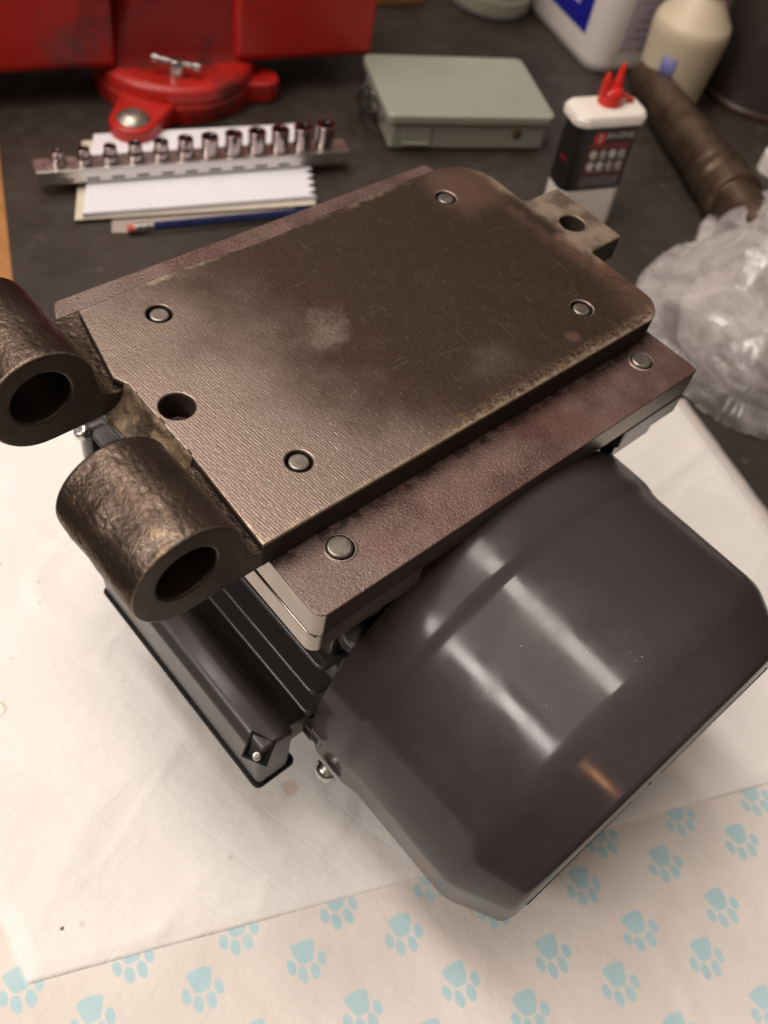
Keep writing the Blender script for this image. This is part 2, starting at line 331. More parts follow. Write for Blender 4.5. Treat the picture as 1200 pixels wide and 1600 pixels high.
def m_pad(print_=False):
    t = T('absorbent_pad_printed' if print_ else 'absorbent_pad_plain'); P = t.pos(kind='World')
    p = t.nd('VectorMath', 0, {0: P, 1: (1000, 1000, 1000)}, operation='MULTIPLY')
    w1 = t.nd('TexNoise', 'Color', {'Vector': P, 'Scale': 26.0, 'Detail': 2.0})
    pw = t.nd('VectorMath', 0, {0: p, 1: t.nd('VectorMath', 0, {0: t.nd('VectorMath', 0, {0: w1, 1: (.5, .5, .5)}, operation='SUBTRACT'), 1: (3.2, 3.2, 0)}, operation='MULTIPLY')}, operation='ADD')
    sx = t.n.new('ShaderNodeSeparateXYZ'); t.l.new(pw, sx.inputs[0]); X, Y = sx.outputs[0], sx.outputs[1]
    s = t.m_('SUBTRACT', t.m_('MULTIPLY', X, .905), t.m_('MULTIPLY', Y, .425)); q = t.m_('ADD', t.m_('MULTIPLY', X, .425), t.m_('MULTIPLY', Y, .905))
    n1 = t.noise(P, 22, 4, .5); n2 = t.noise(P, 80, 5, .6); n3 = t.noise(P, 1100, 2)
    col = t.mix(t.ramp(n1, .3, .7), (.81, .775, .735), (.86, .825, .785)) if not print_ else t.mix(t.ramp(n1, .3, .7), (.73, .665, .605), (.79, .725, .665))
    # quilting: two families of embossed lines
    def fam(ca, sa, step, wid):
        d = t.m_('ADD', t.m_('MULTIPLY', X, ca / step), t.m_('MULTIPLY', Y, sa / step)); f = t.m_('ABSOLUTE', t.m_('SUBTRACT', t.m_('FRACT', d), .5)); return t.ramp(f, wid / step, wid / step * .2)
    g = t.m_('MAXIMUM', fam(.97, .24, 24, 1.1), fam(-.20, .98, 24, 1.1))
    h = t.m_('SUBTRACT', t.m_('ADD', t.m_('MULTIPLY', n1, 1.6), t.m_('ADD', t.m_('MULTIPLY', n2, .7), t.m_('MULTIPLY', n3, .05))), t.m_('MULTIPLY', g, .055 if not print_ else .03))
    if print_:
        masks = []
        for s0, q0, rot in ((3.0, -219.5, .16), (29.8, -193.5, .05)):
            fs = t.m_('MULTIPLY', t.m_('SUBTRACT', t.m_('FRACT', t.m_('ADD', t.m_('DIVIDE', t.m_('SUBTRACT', s, s0), 45.5), .5)), .5), 45.5)
            fq = t.m_('MULTIPLY', t.m_('SUBTRACT', t.m_('FRACT', t.m_('ADD', t.m_('DIVIDE', t.m_('SUBTRACT', q, q0), 44.5), .5)), .5), 44.5)
            a = t.m_('ADD', t.m_('MULTIPLY', fs, math.cos(rot)), t.m_('MULTIPLY', fq, math.sin(rot))); b = t.m_('SUBTRACT', t.m_('MULTIPLY', fq, math.cos(rot)), t.m_('MULTIPLY', fs, math.sin(rot)))
            def ell(cx, cy, rx, ry):
                u = t.m_('DIVIDE', t.m_('SUBTRACT', a, cx), rx); v = t.m_('DIVIDE', t.m_('SUBTRACT', b, cy), ry)
                return t.ramp(t.m_('ADD', t.m_('MULTIPLY', u, u), t.m_('MULTIPLY', v, v)), .65, 1.35, 1., 0.)
            m = t.m_('MAXIMUM', ell(-7.1, -1.8, 2.0, 3.2), ell(7.1, -1.8, 2.0, 3.2))
            m = t.m_('MAXIMUM', m, t.m_('MAXIMUM', ell(-2.9, -6.0, 2.2, 3.5), ell(2.9, -6.0, 2.2, 3.5)))
            wdt = t.m_('MULTIPLY', 5.5, t.m_('POWER', t.ramp(b, -2.4, 5.6, .03, 1.0, smooth=False), .33))                       # half width of the bell-shaped pad
            inside = t.m_('MULTIPLY', t.ramp(t.m_('SUBTRACT', wdt, t.m_('ABSOLUTE', a)), -.6, .7), t.m_('MULTIPLY', t.ramp(t.m_('ADD', b, t.m_('MULTIPLY', t.m_('MULTIPLY', a, a), .035)), 8.6, 7.2), t.ramp(b, -2.6, -1.2)))
            masks.append(t.m_('MAXIMUM', m, inside))
        pm = t.m_('MULTIPLY', t.m_('MAXIMUM', *masks), t.ramp(n2, .25, .6, .70, .9))
        col = t.mix(pm, col, (.42, .64, .69))
    else:
        def sp(cx, cy, r, c2, ring=None, k=.9):
            dx = t.m_('SUBTRACT', X, cx); dy = t.m_('SUBTRACT', Y, cy); d = t.m_('SQRT', t.m_('ADD', t.m_('MULTIPLY', dx, dx), t.m_('MULTIPLY', dy, dy)))
            d = t.m_('ADD', d, t.m_('MULTIPLY', t.m_('SUBTRACT', t.noise(P, 500, 3), .5), r * 1.2))
            mk = t.ramp(d, r * .7, r, 1., 0.) if not ring else t.ramp(t.m_('ABSOLUTE', t.m_('SUBTRACT', d, r)), ring * .4, ring, 1., 0.)
            return t.mix(t.m_('MULTIPLY', mk, k), col_, c2)
        col_ = col; col_ = sp(-129.8, -112.0, 1.0, (.05, .03, .02)); col_ = sp(-102.5, -4.5, 3.6, (.50, .47, .30), ring=.9, k=.6); col_ = sp(-62, 71, 1.6, (.52, .49, .45), k=.6); col_ = sp(-52, 48, 1.2, (.5, .47, .4), k=.5)
        col_ = sp(-14, -123, 5, (.60, .42, .26), k=.45)
        vr = t.nd('TexVoronoi', 'Distance', {'Vector': P, 'Scale': 45.0}); col_ = t.mix(t.m_('MULTIPLY', t.ramp(vr, .08, .03), .38), col_, (.5, .45, .38)); col = col_
    return t.fin(color=col, rough=.72, spec=.25, normal=t.bump(h, .55, .0022))
def m_glass(name, col, alpha, rough=.15):
    t = T(name); P = t.pos(); n = t.noise(P, 40, 3)
    tr = t.nd('BsdfTransparent', 0, {'Color': col}); b = t.b.outputs[0]
    t.fin(color=col, rough=rough, normal=t.bump(n, .15, .001))
    mx = t.n.new('ShaderNodeMixShader'); t.set(mx.inputs[0], alpha); t.l.new(tr, mx.inputs[1]); t.l.new(b, mx.inputs[2]); t.l.new(mx.outputs[0], t.out.inputs[0])
    return t.m

HINGE, FORGED, FACE, TAN, BASE = m_hinge_steel(), m_forged(), m_face(), m_cast_tan(), m_base_plate()
EDGE = m_ground_edge('machined_plate_edge', (.24, .20, .17), .30); EDGE_LIT = m_ground_edge('machined_edge_lit', (.50, .44, .38), .28)  # second copy is brighter: reflected pad and side light put into its colour
PIN = simple('pin_steel', (.30, .265, .23), .40, .95, 300, .2, .15); TABM = simple('brown_steel_tab', (.27, .21, .155), .45, .8, 120, .3, .2)
COWL = m_paint('dark_grey_cowl_paint', (.042, .033, .035), .36, .48, .05, specks=True)
FRAME = m_paint('dark_grey_frame_paint', (.040, .036, .036), .28, .5)
BOXP = m_paint('terminal_box_paint', (.050, .043, .042), .36, .15, .35)
BLACK = simple('black_void', (.006, .005, .005), .8)
CHROME = simple('chrome', (.62, .60, .58), .12, 1.0, 80, .06, .02); ZINC = simple('zinc_screw', (.62, .60, .56), .25, 1.0, 300, .15, .08)
BENCH = m_bench(); WOOD = m_wood('orange_bench_wood', (.42, .19, .055), (60, 5, 60)); PADM = m_pad(); PRINT = m_pad(True)

# ------------------------------------------------------------------ bench and pads
def obox(name, x0, x1, y0, y1, z0, z1, m, parent=None, bev=0.0):
    return obj(name, box_bm((x0 + x1) / 2, (y0 + y1) / 2, (z0 + z1) / 2, x1 - x0, y1 - y0, z1 - z0, bev), m, parent)
def quad_slab(pts, z0, z1):
    return plate(round_poly(pts, 0.002, 2), [], z0, z1, 0.0004, 1)
ed = Vector((.412, .911)); eo = Vector((.057, .283))
def epl(off, t): p = eo + Vector((-ed.y, ed.x)) * off + ed * t; return (p.x, p.y)
tag(obj('workbench_top', quad_slab([epl(.125, -.602), epl(-2.2, -.602), epl(-2.2, 1.7), epl(.125, 1.7)], -.045, -.0032), WOOD), kind='structure')
tag(obj('rubber_mat', quad_slab([epl(0, -.600), epl(-2.1, -.600), epl(-2.1, 1.65), epl(0, 1.65)], -.003, -.0002), BENCH), kind='structure')

def sheet(name, corners, nu, nv, zf, m, thick=.0016):
    (ax, ay), (bx, by), (cx, cy), (dx, dy) = corners       # near left, near right, far right, far left
    bm = bmesh.new(); g = []
    for j in range(nv + 1):
        row = []
        for i in range(nu + 1):
            u, v = i / nu, j / nv
            x = (ax * (1 - u) + bx * u) * (1 - v) + (dx * (1 - u) + cx * u) * v; y = (ay * (1 - u) + by * u) * (1 - v) + (dy * (1 - u) + cy * u) * v
            row.append(bm.verts.new((x, y, zf(x, y, u, v))))
        g.append(row)
    for j in range(nv):
        for i in range(nu): bm.faces.new((g[j][i], g[j][i + 1], g[j + 1][i + 1], g[j + 1][i]))
    o = obj(name, bm, m, smooth=0); md = o.modifiers.new('thickness', 'SOLIDIFY'); md.thickness = thick; md.offset = -1; return o
def ridged(x, y, s, seed):
    n = mnoise.noise(Vector((x * s + seed, y * s - seed, seed))); return 1 - abs(n) * 2
def flat_mask(x, y):      # keep the sheets flat where the motor lies on them
    d = max(abs(x - .076) - .03, abs(y + .18) - .055, 0) / .05; return min(1, d)
def z_print(x, y, u, v):
    f = flat_mask(x, y); return .0010 + f * (.0007 * mnoise.noise(Vector((x * 16, y * 16, 3))) + .0007 * max(0, ridged(x, y, 13, 5.1) - .75) * 3)
def z_top(x, y, u, v):
    f = flat_mask(x, y); edge = min(1, min(u, 1 - u, v) / .018); ez = edge * edge * (3 - 2 * edge)
    return .0026 + .0008 * ez + f * ez * (.0016 * (mnoise.noise(Vector((x * 9, y * 9, 8))) + .4) + .0022 * max(0, ridged(x, y, 9, 9.4) - .80) * 3 + .0011 * max(0, ridged(x * .5, y, 22, 2.4) - .86) * 4)
tag(sheet('printed_pad', [epl(.110, -.590), epl(-.48, -.590), epl(-.50, -.30), epl(.105, -.33)], 200, 90, z_print, PRINT, .0009), 'white pad printed with pale blue paw prints, under the plain pad at the front', 'pad')
BL, BR, TR, TL = (-.151, -.122), (.2866, -.3214), (.378, -.066), (-.112, .262)
BORDER = simple('pad_border_shaded', (.60, .55, .51), .4, 0, 60, .08, .1)  # border greyed: shading of the folded pad edge put into its colour
pad = tag(sheet('plain_pad', [BL, BR, TR, TL], 240, 180, z_top, PADM, .0014), 'plain white quilted absorbent pad lying under the electric motor', 'pad')
bs = []
for k in range(60):
    t = k / 59; bs.append((BR[0] + (TR[0] - BR[0]) * t, BR[1] + (TR[1] - BR[1]) * t))
bm = bmesh.new(); rows = []
for x, y in bs:
    rows.append([bm.verts.new((x + dx, y - dx * .33, z + .0006 * mnoise.noise(Vector((x * 60, y * 60, dx * 50))))) for dx, z in ((-.001, .0024), (.004, .0021), (.009, .0010))])
for a, b in zip(rows, rows[1:]):
    for k in range(2): bm.faces.new((a[k], a[k + 1], b[k + 1], b[k]))
o = obj('border_strip', bm, BORDER, pad, smooth=0); md = o.modifiers.new('thickness', 'SOLIDIFY'); md.thickness = .0006

# ------------------------------------------------------------------ electric motor (axis along Y)
AX, AZ = .076, H - .1125
mot = thing('electric_motor', (AX, -.05, 0), 'dark grey electric motor with a glossy domed fan cover, upside down on the white pad', 'motor')
YM = lambda y: Matrix(((1, 0, 0, AX), (0, 0, 1, y), (0, 1, 0, AZ), (0, 0, 0, 1)))      # lathe h -> world y
# fan cover
R0, R1 = .0936, .0918
prof = [(R0, -.1305), (R0, -.146), (R0 - .0002, -.1500), (R1 + .0002, -.1545), (R1, -.158), (R1, -.211), (.0800, -.2335), (.074, -.2350), (.071, -.2350)]
rad = [0, 0, .003, .003, .002, .0050, .0022, .001, 0]
outer = fillet(prof, rad, 7)
inner = [(max(r - .0014, .0), h + (.0012 if h < -.2 else 0)) for r, h in reversed(outer)]
bm = lathe(outer + inner, 160, YM(0), closed=True)
for v in bm.verts:                           # the skirt below the widest line is pressed flat, with a faint crease along the side
    dx, dz = v.co.x - AX, v.co.z - AZ; rr = math.hypot(dx, dz)
    if dz < -1e-6 and abs(dx) > .5 * rr: v.co.x = AX + math.copysign(min(abs(dx), rr * (1 - .194 * (-dz / rr))), dx)
cov = obj('fan_cover', bm, COWL, mot, world=True, smooth=40)
gb = bmesh.new()
for r in (.012, .024, .036, .048, .060):
    lathe([(r - .0028, -.2338), (r + .0028, -.2338), (r + .0028, -.2350), (r - .0028, -.2350)], 64, YM(0), bm=gb, closed=True)
for k in range(6):
    a = k * math.pi / 3; d = Vector((math.cos(a), 0, math.sin(a))); tube_bm([Vector((AX, -.2344, AZ)) + d * .010, Vector((AX, -.2344, AZ)) + d * .0735], .0011, 6, gb)
obj('grille', gb, COWL, cov, world=True)
# cover screws
def screw_bm(origin, direction, r, h, washer=True):
    b = lathe(fillet([(0, h), (r * .72, h), (r, h * .35), (r, 0)], [0, r * .3, r * .25, 0], 4), 24, axis_mat(origin, direction))
    if washer: lathe([(r * 1.22, 0), (r * 1.22, -.0009), (r * .3, -.0009), (r * .3, 0)], 24, axis_mat(origin, direction), bm=b, closed=True)
    # hex recess walls
    lathe([(r * .30, h + .0001), (r * .34, h + .0002), (r * .34, h - .0002)], 6, axis_mat(origin, direction), bm=b)
    return b
for ang in (200.5, 339.5):
    a = R_(ang); d = Vector((math.cos(a), 0, math.sin(a))); p = Vector((AX, -.1405, AZ)) + d * (R0 + .0008)
    obj('cover_screw', screw_bm(p + d * .0012, d, .0050, .0040), ZINC, mot, world=True)
# frame with fins
bm = lathe(fillet([(0, .062), (.040, .062), (.079, .050), (.0775, -.118), (.0775, -.1235), (.060, -.135), (0, -.135)], [0, .004, .004, .001, .003, .003, 0], 4), 96, YM(0))
obj('stator_frame', bm, FRAME, mot, world=True)
def fin(z, x_out, y0=-.1235, y1=.048, x_in=.03, r=.0042):
    for mirror in (0, 1):
        pts = [(x_out, y0), (x_in, y0), (x_in, y1), (x_out, y1)]; pts = round_poly(pts, [r, 0, 0, r], 6)
        if mirror: pts = [(2 * AX - x, y) for x, y in pts]
        obj('cooling_fin', plate(pts, [], z - .0013, z + .0013, .0012, 3), FRAME, mot, world=True)
for dz, xo in ((-.064, -.001), (-.0860, -.0100), (-.105, -.012), (-.1238, -.0125), (-.151, -.008), (-.168, .004)): fin(H + dz, xo)
# short ribs and a small lug beside the terminal box
obj('cable_rib', plate(round_poly([(-.0165, -.098), (0, -.098), (0, .03), (-.0165, .03)], [.003, 0, 0, .003]), [], H - .1335, H - .1313, .0009), FRAME, mot, world=True)
obj('cable_rib', plate(round_poly([(-.0185, -.075), (0, -.075), (0, .03), (-.0185, .03)], [.002, 0, 0, .002]), [], H - .1415, H - .1393, .0009), FRAME, mot, world=True)
for bx in ((-.0150, -.079, H - .134, .004, .009, .006, .0012), (-.0120, -.1275, H - .127, .008, .007, .007, .0012), (-.0140, -.1325, H - .121, .004, .006, .014, .0010)):
    obj('retaining_clip', box_bm(*bx), FRAME, mot, world=True)
# feet (turned up, carrying the plate)
def foot(x0, x1):
    pts = round_poly([(x0, -.1330), (x1, -.1330), (x1, .030), (x0 + .0022, .030)], [.0045, .004, .004, .004])
    return plate(pts, [], H - .0365, H - .0262, .0005, 1)
obj('foot', foot(-.0286, .0235), [EDGE_LIT], mot, world=True)
obj('foot', foot(.134, .1795), [FRAME], mot, world=True)
obj('seam_shade', plate([(-.0276, -.1322), (.020, -.1322), (.020, .028), (-.0256, .028)], [], H - .0264, H - .0253, 0), BLACK, mot, world=True)  # black strip added to stand in for shade inside the seam
for s in (-1, 1):
    for yy, ww in ((-.116, .012), (.014, .012), (-.05, .03)):
        obj('foot_web', box_bm(AX + s * .066, yy, H - .060, .030, ww, .047, .003), FRAME, mot, world=True)
b = box_bm(AX + .0785, -.1272, H - .0425, .028, .006, .012, .0008); obj('foot_key', b, FRAME, mot, world=True)
b = lathe(fillet([(0, .004), (.0055, .004), (.0068, 0), (.0068, -.006)], .001, 2), 24, axis_mat((.0035, -.1265, H - .064), (0, -.35, 1))); obj('foot_bolt', b, FRAME, mot, world=True)
# end shield with its bolt, seen between the lugs
b = box_bm(.012, .052, H - .118, .052, .010, .026, .004); obj('end_shield', b, FRAME, mot, world=True)
obj('shield_bolt', screw_bm(Vector((-.0135, .0505, H - .1065)), (-.5, 0, 1), .0042, .004, False), ZINC, mot, world=True)
# terminal box on the left flank
tb = obj('terminal_box', box_bm(-.0165, -.066, H - .138, .024, .108, .022, .003, 4), BOXP, mot, world=True)
sec = round_poly([(-.0235, -.1150), (-.0290, -.1108), (-.0390, -.1125), (-.0418, -.1175), (-.0400, -.1480), (-.0235, -.1490)], [.002, .008, .005, .004, .003, .002], 6)
me = plate([(x, z + H) for x, z in sec], [], -.1275, -.006, .0022, 3, XZ); flipfix(me)
lid = obj('lid', me, BOXP, tb, world=True)
obj('gasket', plate(round_poly([(-.0414, -.1286), (-.020, -.1286), (-.020, -.005), (-.0414, -.005)], .003, 3), [], H - .1500, H - .1484, .0006, 2), BLACK, lid, world=True)
# recessed screw corner
b = bmesh.new(); c0 = Vector((-.0392, -.1245, H - .1150)); lathe(fillet([(.0001, -.0010), (.0052, -.0010), (.0066, .0012), (.0078, .0002)], .0004, 2), 4, axis_mat(c0, (-.45, -.25, .86)) @ Matrix.Rotation(R_(45), 4, 'Z'), bm=b)
obj('screw_pocket', b, BLACK, lid, world=True)
obj('lid_screw', screw_bm(c0 + Vector((-.0022, -.0018, -.0002)), (-.45, -.25, .86), .0021, .0016, False), ZINC, lid, world=True)
obj('lid_screw', screw_bm(c0 + Vector((.0014, .0022, .0006)), (-.45, -.25, .86), .0013, .0010, False), ZINC, lid, world=True)

# ------------------------------------------------------------------ hinged mounting plates
hp = thing('hinged_mounting_plate', (AX, -.05, H - .0255), 'worn brown steel hinge plate with two round lugs, riveted on a purplish plate', 'steel plate')
# base plate
bl = round_poly([(-.0285, -.1335), (.1790, -.1327), (.1755, .0370), (-.0243, .0378)], [.0042, .0022, .004, .003], 6)
RB = [(-.0053, -.1158), (.1606, -.1153), (-.002, .024), (.158, .0225)]
me = plate(bl, [circ(x, y, .0051, 36) for x, y in RB[:2]], H - .0255, H - .0124, .0005, 2)
base = obj('base_plate', me, [BASE, EDGE, EDGE_LIT], hp, world=True)
for p in base.data.polygons:
    if p.normal.z < .5: p.material_index = 2 if p.normal.x < -.25 else 1  # left faces take the lit copy, the other sides the plain one
    if abs(p.normal.z) > .999: p.use_smooth = False
WORN2 = simple('bright_collar', (.38, .29, .25), .33, .8, 500, .35, .5)
for k, (x, y) in enumerate(RB[:2]):
    pr = fillet([(0, .0015), (.0040, .0015), (.0046, .0010), (.0046, -.010), (0, -.010)], [0, .0006, .0004, 0, 0], 3)
    obj('rivet', lathe(pr, 36, axis_mat((x - .0003, y + .0002, H - .0126), (0.02, -.02, 1))), PIN, base, world=True)
    lathe_rim = lathe(fillet([(.0049, -.0004), (.0052, .00045), (.0056, .0004), (.0062, -.0001)], .0002, 2), 36, Matrix.Translation((x, y, H - .0124)))
    obj('rivet_collar', lathe_rim, WORN2, base, world=True)
# top plate outline (lugs at the left, tongue at the right)
tp = [(-.0315, -.1070), (.1745, -.1072), (.1818, -.0985), (.1820, -.0625), (.2042, -.0622), (.2042, -.0213), (.1818, -.0208), (.1818, .0180), (.1400, .0185), (.0900, .0165), (.0550, .0150), (.0200, .0178), (-.0240, .0160), (-.0315, -.0200), (-.0290, -.0250), (-.0290, -.0640)]
tr = [.0008, .012, .010, .002, .0012, .0012, .002, .022, .03, 0, .03, .01, .001, 0, .001, .001]
RT = [(0.0, -.0003), (.1503, -.0003), (.1488, -.0859), (-.0006, -.0858)]
holes = [circ(x, y, .0048, 36) for x, y in RT] + [circ(-.0205, -.0430, .0063, 44), circ(.1902, -.0437, .0060, 40)]
me = plate(round_poly(tp, tr, 8), holes, H - .0122, H, .0006, 2)
# the tongue lies a little lower than the ground face
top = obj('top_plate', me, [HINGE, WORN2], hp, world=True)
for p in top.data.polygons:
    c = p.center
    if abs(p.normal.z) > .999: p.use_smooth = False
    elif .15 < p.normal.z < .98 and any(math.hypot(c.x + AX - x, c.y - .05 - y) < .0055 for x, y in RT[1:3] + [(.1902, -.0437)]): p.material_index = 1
for x, y in RT:
    pr = fillet([(0, -.0004), (.0032, -.0004), (.0037, -.0008), (.0037, -.010), (0, -.010)], [0, .0005, .0004, 0, 0], 3)
    obj('rivet', lathe(pr, 36, axis_mat((x, y, H + .0001), (.015, .01, 1))), PIN, top, world=True)
# lugs
LX, LZ, LR = -.0585, H + .0065, .0196
def lug(y0, y1, seed):
    pts = []
    for k in range(0, 37):                      # from lower right over the top, counter-clockwise to the bottom
        a = R_(18 + (270 - 18) * k / 36); pts.append((LX + LR * math.cos(a), LZ + LR * math.sin(a)))
    pts[-1] = (LX + .001, LZ - LR)
    pts += [(-.022, H - .0126), (-.022, H - .0032), (-.0325, H - .0036), (-.0375, H - .0010)]
    n = []
    me = plate(pts, [circ(LX - .0005, LZ + .0015, .0104, 48)], y0, y1, .0011, 3, XZ)
    bm = bmesh.new(); bm.from_mesh(me); bmesh.ops.recalc_face_normals(bm, faces=bm.faces[:])
    # refine along Y and roughen the forged skin
    for k in range(1, 22):
        yy = y0 + (y1 - y0) * k / 22; bmesh.ops.bisect_plane(bm, geom=bm.verts[:] + bm.edges[:] + bm.faces[:], plane_co=(0, yy, 0), plane_no=(0, 1, 0))
    bm.normal_update()
    for v in bm.verts:
        if y0 + .002 < v.co.y < y1 - .002:
            rr = math.hypot(v.co.x - LX, v.co.z - LZ)
            if rr > .015: v.co += v.normal * (.00026 * mnoise.fractal(v.co * 150 + Vector((seed, 0, 0)), 1.0, 2.0, 4) + .0003 * mnoise.noise(v.co * 60))
    bm.to_mesh(me); bm.free()
    o = obj('hinge_lug', me, [FORGED, FACE, WORN], top, world=True, smooth=50)
    for p in o.data.polygons:
        c = p.center; rr = math.hypot(c.x + AX - LX, c.z + (H - .0255) - LZ)
        if abs(p.normal.y) > .9 or rr < .0122: p.material_index = 1
        elif abs(p.normal.y) > .2 and rr > .018 and (c.y - .05 < y0 + .004): p.material_index = 2
    return o
WORN = simple('bright_worn_edge', (.34, .28, .22), .35, .9, 400, .35, .5)
lug(-.1068, -.0650, 1.0); lug(-.0235, .0200, 7.0)
# rough cast fillet between the lugs and the ridges beside them
def extr(pts, y0, y1, m, name, amp, seed):
    me = plate(pts, [], y0, y1, .0003, 1, XZ); bm = bmesh.new(); bm.from_mesh(me); bmesh.ops.recalc_face_normals(bm, faces=bm.faces[:])
    n = int((y1 - y0) / .0012)
    for k in range(1, n):
        bmesh.ops.bisect_plane(bm, geom=bm.verts[:] + bm.edges[:] + bm.faces[:], plane_co=(0, y0 + (y1 - y0) * k / n, 0), plane_no=(0, 1, 0))
    bm.normal_update()
    for v in bm.verts:
        if y0 + .0008 < v.co.y < y1 - .0008: v.co += v.normal * amp * mnoise.fractal(v.co * 220 + Vector((seed, 0, 0)), 1.0, 2.0, 4)
    bm.to_mesh(me); bm.free(); return obj(name, me, m, top, world=True, smooth=0)
arc = [(-.0296 - .0088 * (1 - math.cos(R_(a))), H - .0006 - .0112 * math.sin(R_(a)) ** .9) for a in range(0, 91, 9)]
extr([(-.0285, H - .0003)] + arc + [(-.0375, H - .0124), (-.0285, H - .0124)], -.0650, -.0232, TAN, 'cast_fillet', .0011, 3.0)

# ------------------------------------------------------------------ bench vise at the back left
RED = m_paint('red_vise_paint', (.42, .012, .006), .42, .15, .5, grime=True); RED_SHADED = m_paint('shaded_red_vise_paint', (.25, .012, .008), .45, .1, .5, grime=True)  # pedestal gets a darker copy of the red, its shading painted in
vO = Vector((.293, .476, 0)); va = math.atan2(-.325, .946)
vise = thing('bench_vise', vO, 'big red bench vise on a round swivel base with a lug bolt', 'vise', rz=va)
Lv = lambda bm: bm                                          # vise parts are built in its own frame: u along the beam, v away
VC = Vector((.0127, -.0263, 0))
bm = lathe(fillet([(0, 0), (.0690, 0), (.0695, .0145), (.068, .0165), (.069, .019), (.068, .0275), (.0635, .0305), (0, .0305)], [0, .001, .0015, .0008, .001, .003, .003, 0], 4), 96, Matrix.Translation(VC))
obj('swivel_base', bm, RED, vise)
for (x, y, nm) in ((-.0415, -.1095, 0), (.0830, -.0570, 1)):
    a = math.atan2(y - VC.y, x - VC.x); pts = []; lr = .019 if nm == 0 else .015
    c = Vector((x, y)); tan = Vector((-math.sin(a), math.cos(a))); rad_ = Vector((math.cos(a), math.sin(a)))
    poly = [tuple(c - rad_ * .040 - tan * .024)] + [tuple(c + rad_ * lr * math.cos(q) - tan * lr * math.sin(q)) for q in [R_(z) for z in range(75, -76, -15)]] + [tuple(c - rad_ * .040 + tan * .024)]
    o = obj('base_lug', plate(poly, [], 0.0, .0185, .003, 3), RED, vise)
    if nm: continue
    b = lathe(fillet([(0, .0055), (.007, .0050), (.0110, .0025), (.0135, 0), (.0135, -.001)], [0, .004, .003, .001, 0], 4), 32, Matrix.Translation((x, y, .0188)))
    obj('mounting_bolt', b, simple('dull_bolt_steel', (.42, .38, .32), .38, .9), o)
# column flaring into the base
bm = bmesh.new(); secs = []
for (z, u0, u1, v0, v1) in ((.027, -.050, .076, -.060, .06), (.0315, -.0475, .073, -.055, .058), (.042, -.0465, .0705, -.052, .056), (.06, -.040, .069, -.050, .055), (.084, -.030, .067, -.048, .05), (.13, -.018, .064, -.046, .05), (.20, -.015, .062, -.046, .05)):
    p = round_poly([(u0, v0), (u1, v0), (u1, v1), (u0, v1)], .012, 4); secs.append([bm.verts.new((x, y, z)) for x, y in p])
for a, b in zip(secs, secs[1:]):
    for k in range(len(a)): bm.faces.new((a[k], a[(k + 1) % len(a)], b[(k + 1) % len(a)], b[k]))
bm.faces.new(secs[-1]); obj('pedestal', bm, RED_SHADED, vise)
def beam(u0, u1, name, m=RED):
    me = plate(round_poly([(-.059, .029), (.06, .029), (.06, .20), (-.059, .20)], [.010, .010, .02, .02], 6), [], u0, u1, .005, 3, Matrix(((0, 0, 1, 0), (1, 0, 0, 0), (0, 1, 0, 0), (0, 0, 0, 1)))); flipfix(me)
    return obj(name, me, m, vise)
beam(-.33, -.042, 'sliding_jaw_beam'); beam(.058, .1845, 'fixed_body')
b = lathe(fillet([(0, .017), (.0055, .017), (.0065, .012), (.0075, 0), (.0075, -.004)], .001, 3), 24, Matrix.Translation((.004, -.071, .0275)))
kn = obj('lock_screw', b, ZINC, vise)
p0, p1 = Vector((-.015, -.065, .0435)), Vector((.022, -.078, .0395))
d = (p1 - p0).normalized()
obj('lock_handle', tube_bm([p0, p0 + d * .0005, p0 + d * .006, p0 + d * .007, p1 - d * .007, p1 - d * .006, p1 - d * .0005, p1], [.002, .0038, .0038, .0026, .0026, .0038, .0038, .002], 14), ZINC, kn)

# ------------------------------------------------------------------ notepad, papers, pencil
PAPER = None
def m_paper():
    t = T('ruled_paper'); P = t.pos(); sx = t.n.new('ShaderNodeSeparateXYZ'); t.l.new(P, sx.inputs[0])
    f = t.m_('FRACT', t.m_('MULTIPLY', sx.outputs[1], 150.0)); ln = t.ramp(t.m_('ABSOLUTE', t.m_('SUBTRACT', f, .5)), .10, .02)
    f2 = t.m_('FRACT', t.m_('MULTIPLY', sx.outputs[0], 150.0)); ln2 = t.ramp(t.m_('ABSOLUTE', t.m_('SUBTRACT', f2, .5)), .10, .02)
    n = t.noise(P, 20, 3); c = t.mix(n, (.70, .67, .70), (.80, .77, .79)); c = t.mix(t.m_('MULTIPLY', t.m_('MAXIMUM', ln, ln2), .22), c, (.35, .42, .62))
    return t.fin(color=c, rough=.7, normal=t.bump(n, .2, .002))
PAPER = m_paper(); CREAM = simple('cream_card', (.62, .55, .43), .7, 0, 40, .08); GREYP = simple('grey_brown_card', (.36, .30, .26), .7, 0, 40, .1)
na = math.atan2(-66, 168)
pad_o = thing('notepad', (.2, .33, .002), 'ruled white notepad with a torn spiral edge, lying under the socket rail', 'notepad', rz=na)
pw, ph = .181, .100
def loc(x, y, z=0):      # world -> notepad frame
    d = Vector((x - .2, y - .33)); c, s = math.cos(na), math.sin(na); return (d.x * c + d.y * s, -d.x * s + d.y * c)
fl = loc(.128, .311); blp = loc(.188, .396); fr = loc(.296, .245); brp = loc(.352, .332)
teeth = []
n = 11
for k in range(n * 2 + 1):
    t = k / (2 * n); x = fr[0] + (brp[0] - fr[0]) * t; y = fr[1] + (brp[1] - fr[1]) * t
    teeth.append((x - (.0065 if k % 2 else 0), y))
obj('page_block', plate([fl] + teeth + [blp], [], .0016, .0056, .0002, 1), PAPER, pad_o)
